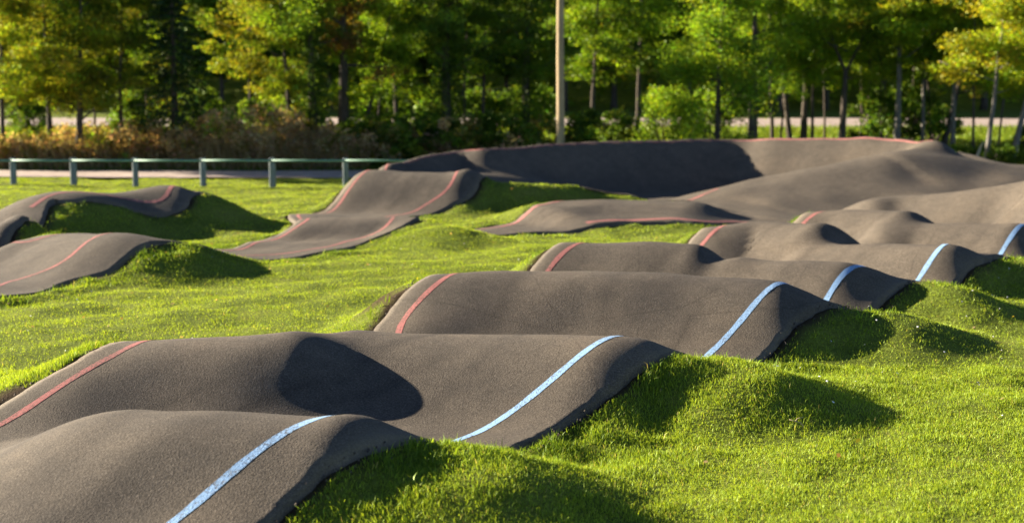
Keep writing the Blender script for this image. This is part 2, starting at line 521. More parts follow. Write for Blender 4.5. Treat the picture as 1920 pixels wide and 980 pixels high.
# ------------------------------------------------------------------ the ground
def axis(lo, hi, near, far, growth, mid):
    out = [mid]; s = near
    while out[-1] < hi:
        out.append(out[-1] + s); s = min(s * growth, far)
    left = [mid]; s = near
    while left[-1] > lo:
        left.append(left[-1] - s); s = min(s * growth, far)
    return np.array(left[:0:-1] + out)
gx = np.r_[np.arange(-300, -60, 20.0), np.arange(-60, -14, 1.0), np.arange(-14, 15, .125), np.arange(15, 60, 1.0), np.arange(60, 301, 20.0)]
gy = np.r_[np.arange(-60, 5, 3.0), np.arange(5, 24, .11), np.arange(24, 46, .18), np.arange(46, 140, 1.2), np.arange(140, 420, 20.0)]
FX = np.arange(-18, 20.01, .05); FY = np.arange(5, 47, .05)                  # fine raster of the asphalt for lookups
fxx, fyy = np.meshgrid(FX, FY)
MASK = np.zeros(fxx.shape, bool)
for poly in STRIPS:
    i0, i1 = np.searchsorted(FX, [poly[:, 0].min() - .1, poly[:, 0].max() + .1]); j0, j1 = np.searchsorted(FY, [poly[:, 1].min() - .1, poly[:, 1].max() + .1])
    MASK[j0:j1, i0:i1] |= inside(poly, fxx[j0:j1, i0:i1], fyy[j0:j1, i0:i1])
def blur(a, r):
    k = np.ones(2 * r + 1) / (2 * r + 1)
    for ax in (0, 1):
        a = np.apply_along_axis(lambda v: np.convolve(v, k, 'same'), ax, a)
    return a
INNER = blur(MASK.astype(float), 3)
NEAR = blur(blur(MASK.astype(float), 14), 10)
HF = H(fxx, fyy)
def lookup(A, x, y):
    u = np.clip((x - FX[0]) / .05, 0, len(FX) - 1.001); v = np.clip((y - FY[0]) / .05, 0, len(FY) - 1.001)
    i = u.astype(int); j = v.astype(int); a = u - i; b = v - j
    return (A[j, i] * (1 - a) + A[j, i + 1] * a) * (1 - b) + (A[j + 1, i] * (1 - a) + A[j + 1, i + 1] * a) * b
def lumps(x, y):
    s = 0.0
    for k, (fx, fy, ph, am) in enumerate([(1.1, .7, .3, .016), (-.8, 1.5, 1.7, .014), (2.6, 1.9, .9, .007), (-2.2, 3.1, 4.0, .006), (4.7, -3.9, 2.2, .004), (5.3, 4.4, 5.1, .004)]):
        s = s + am * np.sin(fx * x + fy * y + ph + 1.3 * np.sin(.6 * fy * x - .4 * fx * y + k))
    return s
def turf(x, y):
    """how far the turf rises above the plain land: uneven, lumpier on the banks, nothing under the asphalt"""
    inn = np.clip(lookup(INNER, x, y) * 2.0, 0, 1); nr = np.clip(lookup(NEAR, x, y) * 2.0, 0, 1)
    b = 0
    for k, (fx, fy, am) in enumerate([(6.1, 3.3, .016), (-4.3, 7.2, .016), (9.7, -6.1, .010), (8.3, 11.9, .008)]):
        b = b + am * np.sin(fx * x + fy * y + k + 1.7 * np.sin(.9 * x * (k + 1) - 1.1 * y))
    off = (x > FX[0]) & (x < FX[-1]) & (y > FY[0]) & (y < FY[-1])
    return np.where(off, (lumps(x, y) + b * (.16 + 1.0 * nr)) * (1 - inn), lumps(x, y)) * (y < 60)
xx, yy = np.meshgrid(gx, gy)
on_raster = (xx > FX[0]) & (xx < FX[-1]) & (yy > FY[0]) & (yy < FY[-1])
dip = np.where(on_raster, np.clip(lookup(INNER, xx, yy) - .35, 0, 1), 0)
zz = H(xx, yy) - dip * .3 + turf(xx, yy)
BARE = [(*P(712, 602, .12)[:2], .34), (*P(735, 580, .3)[:2], .22), (*P(20, 762, .1)[:2], .25), (*P(770, 825, .2)[:2], .15)]
def bare_at(x, y):
    return np.max([np.exp(-((x - a) ** 2 + (y - b) ** 2) / (r * r)) for a, b, r in BARE], axis=0)
soil = np.where(on_raster, np.clip(lookup(INNER, xx, yy) * 4, 0, 1), 0)
idx = np.arange(xx.size).reshape(xx.shape)
gf = np.stack([idx[:-1, :-1], idx[:-1, 1:], idx[1:, 1:], idx[1:, :-1]], -1).reshape(-1, 4)
ground = link_mesh('ground', np.stack([xx, yy, zz], -1).reshape(-1, 3), gf, M_GROUND, colors=np.repeat(np.clip(soil + bare_at(xx, yy), 0, 1).reshape(-1, 1), 3, axis=1))
tag(ground, 'green turf between the tracks', kind='structure')
# ------------------------------------------------------------------ turf
def make_grass_mat(name, trans=.45, gloss=.02):
    m, nt, N, L = mat_new(name)
    col = N.new('ShaderNodeVertexColor'); col.layer_name = 'Col'
    out = N.new('ShaderNodeOutputMaterial')
    d = N.new('ShaderNodeBsdfDiffuse'); t = N.new('ShaderNodeBsdfTranslucent')
    mx = N.new('ShaderNodeMixShader'); mx.inputs[0].default_value = trans
    warm = mixc(N, L, 1.0, col.outputs[0], (1.25, 1.08, .5), 'MULTIPLY')
    L.new(col.outputs[0], d.inputs[0]); L.new(warm, t.inputs[0])
    L.new(d.outputs[0], mx.inputs[1]); L.new(t.outputs[0], mx.inputs[2])
    gl = N.new('ShaderNodeBsdfGlossy'); gl.inputs['Roughness'].default_value = .45; gl.inputs['Color'].default_value = (.8, .95, .5, 1)
    m2 = N.new('ShaderNodeMixShader'); m2.inputs[0].default_value = gloss
    L.new(mx.outputs[0], m2.inputs[1]); L.new(gl.outputs[0], m2.inputs[2])
    L.new(m2.outputs[0], out.inputs[0])
    return m
M_GRASS = make_grass_mat('grass_blade')

def vnoise(x, y, scale, seed):
    """cheap value noise on plan points"""
    r = np.random.default_rng(seed); T = r.random((64, 64))
    u = x * scale; v = y * scale
    i = np.floor(u).astype(int); j = np.floor(v).astype(int); a = u - i; b = v - j
    a = a * a * (3 - 2 * a); b = b * b * (3 - 2 * b)
    f = lambda p, q: T[q % 64, p % 64]
    return (f(i, j) * (1 - a) + f(i + 1, j) * a) * (1 - b) + (f(i, j + 1) * (1 - a) + f(i + 1, j + 1) * a) * b

def scatter(n, ymin, ymax, margin=1.0):
    """points over the wedge of ground in view, even on the ground"""
    y = np.sqrt(rng.random(n) * (ymax ** 2 - ymin ** 2) + ymin ** 2)
    half = 960 / FPX * 1.12
    x = (rng.random(n) * 2 - 1) * (half * y + margin)
    return x, y

def blades(name, x, y, height, width, lean, segs, color):
    n = len(x)
    z = lookup(HF, x, y) if y.max() < FY[-1] else H(x, y)
    z = z + turf(x, y) - .015
    ang = rng.random(n) * 2 * math.pi
    ca, sa = np.cos(ang), np.sin(ang)
    la = rng.random(n) * 2 * math.pi
    lx, ly = np.cos(la) * lean * height, np.sin(la) * lean * height
    base = np.stack([x, y, z], 1)
    side = np.stack([ca, sa, np.zeros(n)], 1) * (width / 2)[:, None]
    tip = base + np.stack([lx, ly, height * (1 - .35 * lean)], 1)
    if segs == 1:
        v = np.stack([base - side, base + side, tip], 1).reshape(-1, 3)
        f = np.arange(n * 3).reshape(n, 3)
        c = np.repeat(color, 3, axis=0)
        return link_mesh(name, v, f, M_GRASS, shade=False, colors=c, kind='stuff')
    mid = base + np.stack([lx * .32, ly * .32, height * .6], 1)
    v = np.stack([base - side, base + side, mid + side * .7, mid - side * .7, tip], 1).reshape(-1, 3)
    k = np.arange(n)[:, None] * 5
    f = np.vstack([k + [0, 1, 2], k + [0, 2, 3], k + [3, 2, 4]])
    c = np.repeat(color, 5, axis=0)
    return link_mesh(name, v, f, M_GRASS, shade=False, colors=c, kind='stuff')

def grow(name, n, ymin, ymax, hmul, wid, segs, edge=1.15):
    x, y = scatter(n, ymin, ymax)
    inn = lookup(INNER, x, y)
    bare = vnoise(x, y, 2.3, 8)
    keep = (inn < .25) & ~((inn > .02) & (bare < .42) & (rng.random(len(x)) < .8)) & (bare_at(x, y) < .25 + .5 * rng.random(len(x)))
    x, y = x[keep], y[keep]
    near = np.clip(lookup(NEAR, x, y) * 2.2, 0, 1)           # long uncut grass beside the asphalt
    patch = vnoise(x, y, .9, 1) * .6 + vnoise(x, y, 3.1, 2) * .4
    tuft = vnoise(x, y, 5.5, 3)
    dens = .45 + .75 * tuft + .35 * near
    keep = rng.random(len(x)) < dens
    x, y, near, patch, tuft = x[keep], y[keep], near[keep], patch[keep], tuft[keep]
    m = len(x)
    h = hmul * (.020 + .026 * rng.random(m) + .020 * tuft ** 2) * (1 + edge * near * (.2 + patch * tuft * 1.6))
    tall = rng.random(m) < .05
    h = np.where(tall, h * rng.uniform(1.3, 1.9, m), h)
    w = wid * (.7 + .6 * rng.random(m))
    lean = .12 + .6 * rng.random(m)
    young = np.array([.30, .41, .038]); deep = np.array([.085, .165, .016]); straw = np.array([.42, .38, .13])
    t = np.clip(.10 + .75 * near * (.5 + .6 * patch) + .55 * (patch - .5) + .25 * (tuft - .5) + .25 * rng.standard_normal(m), 0, 1)[:, None]
    c = young * (1 - t) + deep * t
    s = (rng.random(m) < .02 + .015 * (1 - near))[:, None]
    c = np.where(s, straw, c) * (.75 + .5 * rng.random(m))[:, None]
    return blades(name, x, y, h, w, lean, segs, c)

g1 = grow('grass', 600000, 7.2, 15.0, 1.0, .0058, 2)
tag(g1, 'bright turf in front beside the nearest rollers', 'grass')
g2 = grow('grass', 420000, 15.0, 28.0, .9, .013, 1, 1.1)
tag(g2, 'sunlit lawn between the roller track and the side track', 'grass')
g3 = grow('grass', 300000, 28.0, 46.6, .95, .028, 1, .5)
tag(g3, 'far lawn in front of the timber rail fence', 'grass')
# ------------------------------------------------------------------ wood, bark, metal
def make_simple(name, stops, scale, rough=.9, bump=.5, bdist=.01, stretch=(1, 1, 1), spec=.2):
    m, nt, N, L = mat_new(name)
    tc = N.new('ShaderNodeTexCoord'); mp = N.new('ShaderNodeMapping')
    mp.inputs['Scale'].default_value = stretch
    L.new(tc.outputs['Object'], mp.inputs[0])
    n = noise(N, L, mp.outputs[0], scale, 5, .65)
    r = ramp(N, stops); L.new(n.outputs[0], r.inputs[0])
    surface(nt, N, L, r.outputs[0], rough, bump_of(N, L, n.outputs[0], bump, bdist), spec)
    return m
M_BARK = make_simple('bark', [(.3, (.028, .022, .016)), (.55, (.075, .06, .045)), (.75, (.14, .12, .09))], 5, stretch=(3, 3, .6), bdist=.03)
M_BARK_PALE = make_simple('pale_bark', [(.3, (.07, .062, .05)), (.55, (.16, .145, .12)), (.75, (.27, .25, .22))], 5, stretch=(3, 3, .6), bdist=.02)
M_POST = make_simple('weathered_post', [(.3, (.10, .12, .12)), (.55, (.20, .23, .23)), (.75, (.31, .34, .32))], 12, stretch=(2, 2, .25), bdist=.004)
M_RAIL = make_simple('green_rail', [(.3, (.10, .20, .14)), (.6, (.16, .29, .21)), (.8, (.22, .36, .27))], 8, stretch=(.3, 3, 3), rough=.5, bdist=.002, spec=.2)
M_POLE = make_simple('pole_wood', [(.3, (.20, .15, .085)), (.55, (.34, .26, .15)), (.75, (.46, .37, .23))], 10, stretch=(2.5, 2.5, .12), bdist=.006)
M_STEEL = make_simple('dull_steel', [(.3, (.18, .18, .18)), (.7, (.30, .30, .30))], 20, rough=.5, spec=.5)
M_STAKE = make_simple('split_wood', [(.3, (.32, .25, .14)), (.7, (.58, .48, .30))], 9, stretch=(3, 3, .3), bdist=.006)

class MB:
    """collects vertices and faces for one mesh"""
    def __init__(s):
        s.v = []; s.f = []; s.n = 0
    def add(s, v, f):
        v = np.asarray(v, float)
        s.v.append(v); s.f += [tuple(i + s.n for i in q) for q in f]; s.n += len(v)
    def tube(s, pts, rad, sides=8, cap=True):
        p = np.asarray(pts, float); rad = np.broadcast_to(np.asarray(rad, float), (len(p),))
        d = np.gradient(p, axis=0); rows = []
        for i in range(len(p)):
            t = d[i] / (np.linalg.norm(d[i]) + 1e-9)
            a = np.cross(t, (0.31, .95, .05)); a /= np.linalg.norm(a) + 1e-9
            b = np.cross(t, a)
            th = np.linspace(0, 2 * math.pi, sides, endpoint=False)
            rows.append(p[i] + rad[i] * (np.cos(th)[:, None] * a + np.sin(th)[:, None] * b))
        v = np.vstack(rows); f = []
        for i in range(len(p) - 1):
            for k in range(sides):
                k2 = (k + 1) % sides
                f.append((i * sides + k, i * sides + k2, (i + 1) * sides + k2, (i + 1) * sides + k))
        if cap:
            f.append(tuple(range(sides))[::-1]); f.append(tuple((len(p) - 1) * sides + k for k in range(sides)))
        s.add(v, f)
    def box(s, lo, hi, bev=0.0):
        (x0, y0, z0), (x1, y1, z1) = lo, hi
        b = bev
        pr = [(x0 + b, y0), (x1 - b, y0), (x1, y0 + b), (x1, y1 - b), (x1 - b, y1), (x0 + b, y1), (x0, y1 - b), (x0, y0 + b)] if b else [(x0, y0), (x1, y0), (x1, y1), (x0, y1)]
        n = len(pr)
        if b:
            c = ((x0 + x1) / 2, (y0 + y1) / 2)
            top = [(c[0] + (q[0] - c[0]) * .86, c[1] + (q[1] - c[1]) * .86, z1) for q in pr]
            v = [(*q, z0) for q in pr] + [(*q, z1 - b) for q in pr] + top
            f = [tuple(range(n))[::-1], tuple(2 * n + k for k in range(n))]
            for r in range(2):
                f += [(r * n + k, r * n + (k + 1) % n, (r + 1) * n + (k + 1) % n, (r + 1) * n + k) for k in range(n)]
        else:
            v = [(*q, z0) for q in pr] + [(*q, z1) for q in pr]
            f = [tuple(range(n))[::-1], tuple(n + k for k in range(n))] + [(k, (k + 1) % n, n + (k + 1) % n, n + k) for k in range(n)]
        s.add(v, f)
    def build(s, name, mat, parent=None, shade=True):
        return link_mesh(name, np.vstack(s.v), s.f, mat, parent, shade)

def ground_z(x, y):
    return float(H(np.array([x]), np.array([y]))[0])

# ------------------------------------------------------------------ the rail fence
FENCE = [(-90, 43.6), (25, 43.2), (138, 42.9), (254, 42.6), (381, 42.2), (511, 41.9), (648, 41.7), (795, 41.5)]
fence = empty('rail_fence', (X_at(381, 42.2), 42.2, 0))
tag(fence, 'low timber post fence with one green top rail behind the lawn', 'fence')
tops = []
for i, (px, d) in enumerate(FENCE):
    x = X_at(px, d); z = ground_z(x, d) - .04
    top = 3 - (297 - 160) * d / FPX + .03
    b = MB(); w = .078 + .006 * (i % 3)
    b.box((x - w, d - w * .8, z), (x + w, d + w * .8, top), .02)
    p = b.build('post', M_POST, fence, shade=False)
    p.location = (-fence.location.x, -fence.location.y, 0)
    tops.append((x, d, top - .07))
for i, (a, b_) in enumerate(zip(tops[:-1], tops[1:])):
    m = MB(); sag = .004 * (i % 2)
    aa = (a[0] + .004, a[1] - .12, a[2]); bb = (b_[0] - .004, b_[1] - .12, b_[2])
    m.tube([aa, ((aa[0] + bb[0]) / 2, (aa[1] + bb[1]) / 2, (aa[2] + bb[2]) / 2 - abs(sag)), bb],   .033, 10)
    r = m.build('rail', M_RAIL, fence); r.location = (-fence.location.x, -fence.location.y, 0)

# ------------------------------------------------------------------ the tall pole
d = 44.6; px_, = (X_at(1050, d),)
pole = empty('utility_pole', (px_, d, ground_z(px_, d)))
tag(pole, 'tall bare wooden pole rising behind the berm', 'pole')
m = MB(); zz_ = np.linspace(-.3, 9.0, 14)
m.tube([(.012 * math.sin(q), 0, q) for q in zz_], .135 - .0045 * zz_, 16); m.build('shaft', M_POLE, pole)
m = MB(); m.tube([(0, 0, 9.0), (0, 0, 9.06), (0, 0, 9.10)], [.103, .103, .03], 16); m.build('cap', M_STEEL, pole)

# ------------------------------------------------------------------ paths
def ribbon(name, pts, half, lift, mat, n=80):
    p = resample(smooth(pts), n)[:, :2]
    t = np.gradient(p, axis=0); t /= np.linalg.norm(t, axis=1)[:, None]
    nrm = np.stack([-t[:, 1], t[:, 0]], 1)
    rows = []
    for s_ in np.linspace(-1, 1, 7):
        q = p + nrm * (s_ * half * (1 + .06 * np.sin(np.arange(n) * .8)))[:, None]
        rows.append(np.c_[q, H(q[:, 0], q[:, 1]) + lift + .02 * (1 - s_ * s_)])
    v = np.stack(rows, 1).reshape(-1, 3); idx = np.arange(n * 7).reshape(n, 7)
    f = np.stack([idx[:-1, :-1], idx[:-1, 1:], idx[1:, 1:], idx[1:, :-1]], -1).reshape(-1, 4)
    return link_mesh(name, v, f[:, ::-1], mat)
M_GRAVEL = make_simple('pale_gravel', [(.3, (.28, .21, .17)), (.55, (.39, .31, .26)), (.75, (.48, .41, .35))], 2.2, bdist=.02)
pa = ribbon('gravel_path', [(-60, 48.3), (-25, 48.0), (-10, 47.4), (0, 47.6), (6, 48.6)], 1.6, .05, M_GRAVEL)
tag(pa, 'pale pinkish gravel path behind the rail fence', kind='structure')
pb = ribbon('road', [(-70, 67), (-20, 66.7), (15, 66.4), (70, 66.4)], 2.6, .06, M_GRAVEL)
tag(pb, 'pale sunlit road glimpsed between the trunks', kind='structure')

# ------------------------------------------------------------------ foliage
M_LEAF = make_grass_mat('leaf', trans=.6)
def leaf_mesh(name, centres, radii, counts, size, cols, flat=.6, parent=None, droop=0.0, r=None, kind=None):
    """leaf quads scattered in flattened clumps; cols: one colour per clump"""
    r = r or rng
    pos = []; cc = []; sz = []
    for c, ra, n, co in zip(centres, radii, counts, cols):
        q = r.standard_normal((n, 3)); q /= np.linalg.norm(q, axis=1)[:, None]
        q *= (r.random(n) ** .45)[:, None] * ra
        q[:, 2] *= flat
        q[:, 2] -= droop * np.hypot(q[:, 0], q[:, 1])
        pos.append(q + c); cc.append(np.array(co)[None] * (.7 + .6 * r.random((n, 1))) * (1 + .12 * r.standard_normal((n, 3))))
        sz.append(size * (.6 + .8 * r.random(n)))
    pos = np.vstack(pos); cc = np.clip(np.vstack(cc), .004, .6); sz = np.concatenate(sz); n = len(pos)
    a = r.standard_normal((n, 3)); a[:, 2] *= .5; a /= np.linalg.norm(a, axis=1)[:, None]
    b = np.cross(a, r.standard_normal((n, 3))); b /= np.linalg.norm(b, axis=1)[:, None]
    a = a * sz[:, None] * .5; b = b * sz[:, None] * .32
    v = np.stack([pos - a, pos - b * .9 + a * .1, pos + a, pos + b * .9 + a * .1], 1).reshape(-1, 3)
    f = np.arange(n * 4).reshape(n, 4)
    return link_mesh(name, v, f, M_LEAF, parent, shade=False, colors=np.repeat(cc, 4, axis=0), kind=kind)

YELLOW = (.40, .37, .025); LIME = (.30, .45, .025); GREEN = (.16, .29, .022); MID = (.085, .15, .02); DARK = (.03, .07, .016)
OLIVE = (.20, .20, .025); BLUISH = (.02, .05, .03); RUST = (.26, .13, .05); BROWN = (.36, .25, .13); TAN = (.58, .44, .26)

def blend(pal, r):
    w = r.random(len(pal)) ** 3; w /= w.sum()
    return tuple((np.array(pal).T @ w) * r.uniform(.55, 1.1))

def limb(p0, direction, length, r, bend=.25, n=6):
    d_ = np.array(direction, float); d_ /= np.linalg.norm(d_)
    pts = [np.array(p0, float)]
    for i in range(n):
        d_ = d_ + r.standard_normal(3) * bend * .3 + (0, 0, .06)
        d_ /= np.linalg.norm(d_)
        pts.append(pts[-1] + d_ * length / n)
    return np.array(pts)

def broadleaf(name, height, girth, pal, seed, crown_from=1.2, spread=2.2, clumps=46, per=115, leaf=.10, lean=(0, 0), fork=None, bark=None, ivy=False, crown_flat=.5, limbs=10):
    """trunk > limbs, with a crown of leaf sprays around the limb ends"""
    r = np.random.default_rng(seed)
    root = empty(name, (0, 0, 0))
    bark = bark or M_BARK
    mb = MB()
    n = 9
    zz = np.linspace(-.25, height, n)
    off = np.cumsum(r.standard_normal((n, 2)) * .05, axis=0) * np.linspace(0, 1, n)[:, None]
    line = np.c_[off[:, 0] + lean[0] * zz / height, off[:, 1] + lean[1] * zz / height, zz]
    rad = girth * (1.0 - .8 * np.linspace(0, 1, n)) + girth * .35 * np.exp(-np.maximum(zz, 0) / .35)
    ends = []
    if fork:
        k = int(np.searchsorted(zz, fork))
        mb.tube(line[:k + 1], rad[:k + 1], 9)
        for sgn in (-1, 1):
            lm = limb(line[k] - (0, 0, .08), (sgn * .42, r.uniform(-.1, .1), 1), height - fork, r, .2, 7)
            mb.tube(lm, np.linspace(rad[k] * .72, .03, len(lm)), 7)
            ends += [lm[i] for i in range(2, len(lm))]
            for q in range(4):
                l2 = limb(lm[2 + q], (sgn * r.uniform(.2, 1), r.uniform(-1, 1), .4), r.uniform(.8, spread), r, .4, 4)
                mb.tube(l2, np.linspace(.05, .012, len(l2)), 5); ends += list(l2[2:])
    else:
        mb.tube(line, rad, 9)
    lb = mb
    for i in range(limbs):
        h = crown_from + (height - crown_from) * (i + .3) / limbs
        p = np.array([np.interp(h, zz, line[:, 0]), np.interp(h, zz, line[:, 1]), h])
        th = i * 2.4 + r.uniform(-.5, .5)
        L_ = spread * (1 - .55 * (h / height) ** 2) * r.uniform(.7, 1.15)
        lm = limb(p, (math.cos(th), math.sin(th), r.uniform(.0, .6)), L_, r, .35, 5)
        lb.tube(lm, np.linspace(max(.022, girth * .28), .010, len(lm)), 5)
        ends += [lm[2], lm[3], lm[4], lm[5]]
    mb.build('trunk', bark, root)
    clumps = int(clumps * 2.0)
    idx = r.integers(0, len(ends), clumps)
    cen = [np.array(ends[i]) + r.standard_normal(3) * (.28, .28, .16) for i in idx]
    rd = [r.uniform(.22, .74) * spread / 2.0 for _ in cen]
    leaf_mesh('crown', cen, rd, [int(per * (q / .45) ** 1.5) + 8 for q in rd], leaf, [blend(pal, r) for _ in cen], crown_flat, root, .12, r)
    if ivy:
        ci = []; ri = []
        for h in np.linspace(.1, height * .95, 90):
            th = r.uniform(0, 6.28); rr = girth * 1.3
            ci.append((np.interp(h, zz, line[:, 0]) + rr * math.cos(th), np.interp(h, zz, line[:, 1]) + rr * math.sin(th), h)); ri.append(r.uniform(.28, .48) * (1 + .10 * h))
        leaf_mesh('ivy', ci, ri, [110] * len(ci), .10, [blend([MID, MID, GREEN, DARK], r) for _ in ci], 1.2, root, 0, r)
    return root

def conifer(name, height, seed, spread=1.7, pal=(BLUISH, DARK)):
    r = np.random.default_rng(seed); root = empty(name, (0, 0, 0)); mb = MB()
    mb.tube([(0, 0, -.2), (.03, 0, height * .5), (0, 0, height)], [.16, .09, .01], 8)
    lb = mb; cen = []; rd = []
    for h in np.arange(.5, height - .3, .26):
        L_ = spread * (1 - h / height) ** .8 + .15
        for k in range(6):
            th = k * 1.047 + h * 3 + r.uniform(-.3, .3)
            e = np.array([math.cos(th) * L_, math.sin(th) * L_, h - .28 * L_])
            if k % 2 == 0:
                lb.tube([(0, 0, h), e * (.5, .5, 1) + (0, 0, .06), e], [.022, .015, .006], 4)
            for q in (.35, .6, .85):
                cen.append(np.array([0, 0, h]) * (1 - q) + e * q); rd.append(.14 + .14 * L_ * .6)
    mb.build('trunk', M_BARK, root)
    leaf_mesh('crown', cen, rd, [16] * len(cen), .13, [blend(pal, r) for _ in cen], .4, root, .35, r)
    return root

def bush(name, w, h, pal, seed, leaf=.09, clumps=40, per=110):
    r = np.random.default_rng(seed); root = empty(name, (0, 0, 0)); mb = MB(); cen = []; rd = []
    for i in range(9):
        th = i * .7 + r.uniform(0, .4)
        lm = limb((r.uniform(-.1, .1), r.uniform(-.1, .1), -.1), (math.cos(th) * .6 * w / h, math.sin(th) * .5 * w / h, 1), h * r.uniform(.75, 1.0), r, .3, 5)
        mb.tube(lm, np.linspace(.035, .006, len(lm)), 5)
    mb.build('stems', M_BARK, root)
    for i in range(clumps):
        th = r.uniform(0, 6.28); q = r.random() ** .5; zf = r.random() ** .8
        cen.append((math.cos(th) * q * w * (1 - .55 * zf ** 2), math.sin(th) * q * w * .8 * (1 - .55 * zf ** 2), .12 * h + zf * h * .85)); rd.append(r.uniform(.14, .34) * math.sqrt(h * w) / 1.4)
    leaf_mesh('foliage', cen, rd, [per] * clumps, leaf, [blend(pal, r) for _ in cen], .85, root, .1, r)
    return root

def copy_tree(root, loc, rz=0.0, sc=1.0):
    r = root.copy(); COL.objects.link(r)
    for ch in root.children:
        c = ch.copy(); COL.objects.link(c); c.parent = r
    place(r, loc, rz, sc)
    return r
def place(r, loc, rz=0.0, sc=1.0):
    x, y = loc
    r.location = (x, y, ground_z(x, y) - .03); r.rotation_euler = (0, 0, rz); r.scale = (sc, sc, sc)
    return r
def at(px, d):
    return (X_at(px, d), d)

GT = 'trees along the edge of the wood'
t = place(broadleaf('maple_tree', 7.0, .10, [OLIVE, LIME, GREEN, YELLOW], 11, 1.6, 2.3, 60), at(8, 50.2)); tag(t, 'slim yellow-green tree at the left edge of the picture', 'tree', GT)
t = place(broadleaf('maple_tree', 6.6, .12, [YELLOW, OLIVE, GREEN, OLIVE], 12, 1.9, 2.5, 64), at(95, 51.2)); tag(t, 'yellow maple behind the second fence post from the left', 'tree', GT)
t = place(broadleaf('maple_tree', 6.5, .15, [OLIVE, GREEN, LIME, YELLOW], 13, 1.5, 2.3, 60), at(150, 50.7)); tag(t, 'dark-trunked maple with a golden spray halfway up', 'tree', GT)
t = place(broadleaf('maple_tree', 6.5, .10, [OLIVE, MID, GREEN], 14, 1.0, 2.2, 58), at(232, 52.0)); tag(t, 'dull olive tree just left of the dark spruce', 'tree', GT)
t = place(conifer('spruce_tree', 7.6, 15, 2.0), at(330, 51.6)); tag(t, 'dark blue-green spruce among the yellow trees', 'tree', GT)
t = place(broadleaf('maple_tree', 6.6, .09, [OLIVE, MID, GREEN, YELLOW], 16, 2.6, 2.1, 40), at(470, 54.2)); tag(t, 'thin tree with sparse yellowish sprays right of the spruce', 'tree', GT)
t = place(broadleaf('maple_tree', 6.5, .10, [LIME, GREEN, OLIVE], 17, 1.7, 1.9, 46), at(545, 53.0)); tag(t, 'lime green young tree left of the first ivy-clad trunk', 'tree', GT)
t = place(broadleaf('ivy_tree', 7.8, .19, [LIME, GREEN, MID], 18, 4.2, 2.3, 34, lean=(-.35, 0), ivy=True), at(592, 51.3)); tag(t, 'leaning trunk wrapped in dark ivy above the brown bracken', 'tree', GT)
t = place(broadleaf('oak_tree', 7.0, .26, [RUST, RUST, OLIVE], 19, 3.4, 2.0, 30), at(645, 52.7)); tag(t, 'thick dark oak trunk with a rusty red spray near the top', 'tree', GT)
t = place(broadleaf('ash_tree', 6.5, .085, [LIME, LIME, GREEN], 20, 1.2, 1.8, 50, lean=(1.7, .2)), at(668, 53.1)); tag(t, 'young lime green tree leaning to the right beside the oak', 'tree', GT)
t = place(broadleaf('ash_tree', 6.6, .11, [GREEN, LIME, MID], 21, 2.0, 2.2, 46), at(745, 54.1)); tag(t, 'straight green tree halfway between the oak and the second ivy trunk', 'tree', GT)
t = place(broadleaf('ivy_tree', 7.8, .23, [GREEN, MID, DARK], 22, 3.2, 2.2, 36, ivy=True), at(838, 52.3)); tag(t, 'thick ivy-clad trunk above the left end of the berm', 'tree', GT)
t = place(broadleaf('ash_tree', 6.6, .09, [MID, GREEN, DARK, GREEN], 23, 2.4, 1.9, 36), at(905, 53.9)); tag(t, 'thin dark-leaved tree between two ivy trunks', 'tree', GT)
t = place(broadleaf('ivy_tree', 7.8, .20, [GREEN, MID], 24, 3.0, 2.1, 34, ivy=True), at(985, 53.0)); tag(t, 'ivy-clad trunk just left of the tall wooden pole', 'tree', GT)
t = place(broadleaf('ash_tree', 6.6, .12, [GREEN, MID, LIME], 25, 3.0, 2.3, 56), at(1110, 54.6)); tag(t, 'high-crowned green tree just right of the tall wooden pole', 'tree', GT)
t = place(broadleaf('ash_tree', 7.0, .12, [LIME, GREEN, GREEN], 26, 3.4, 2.3, 50), at(1195, 55.9)); tag(t, 'green tree with a high crown behind the bright bush', 'tree', GT)
t = place(bush('willow_bush', 1.3, 2.95, [LIME, GREEN, LIME], 27, .075, 90, 120), at(1255, 45.3)); tag(t, 'bright green rounded willow bush behind the berm', 'bush')
t = place(broadleaf('willow_tree', 6.5, .12, [LIME, GREEN, GREEN], 28, .6, 2.1, 80, crown_flat=1.0), at(1345, 47.5)); tag(t, 'bushy light green willow leafy down to the ground', 'tree', GT)
t = place(broadleaf('ash_tree', 7.4, .21, [GREEN, LIME], 29, 1.4, 1.9, 40, crown_flat=.9), at(1410, 54.4)); tag(t, 'thick straight brown trunk right of the bushy willow', 'tree', GT)
t = place(broadleaf('ash_tree', 6.5, .09, [LIME, GREEN], 30, 2.5, 1.9, 40, lean=(-.2, 0)), at(1447, 55.4)); tag(t, 'slender dark stem nearest to the right of the thick trunk', 'tree', GT)
t = place(broadleaf('ash_tree', 6.5, .12, [LIME, GREEN, LIME], 31, 2.7, 2.0, 44, lean=(-.9, 0)), at(1482, 55.9)); tag(t, 'curved dark trunk bending left in front of the pale road', 'tree', GT)
t = place(broadleaf('ash_tree', 6.5, .15, [GREEN, LIME], 32, 3.0, 2.0, 40), at(1505, 56.3)); tag(t, 'straight dark trunk standing against the pale road', 'tree', GT)
t = place(broadleaf('ash_tree', 6.5, .07, [LIME, GREEN], 33, 2.6, 1.6, 30), at(1521, 55.6)); tag(t, 'thin pole-like sapling left of the forked tree', 'tree', GT)
t = place(broadleaf('forked_tree', 6.6, .15, [LIME, YELLOW, LIME, GREEN], 34, 2.6, 2.2, 54, fork=3.1, bark=M_BARK, limbs=4), at(1576, 54.8)); tag(t, 'tree forking into a wide V with glowing lime leaves', 'tree', GT)
t = place(broadleaf('ash_tree', 6.6, .10, [LIME, GREEN, MID], 35, 2.9, 2.0, 42), at(1626, 56.0)); tag(t, 'slim reddish trunk just right of the forked tree', 'tree', GT)
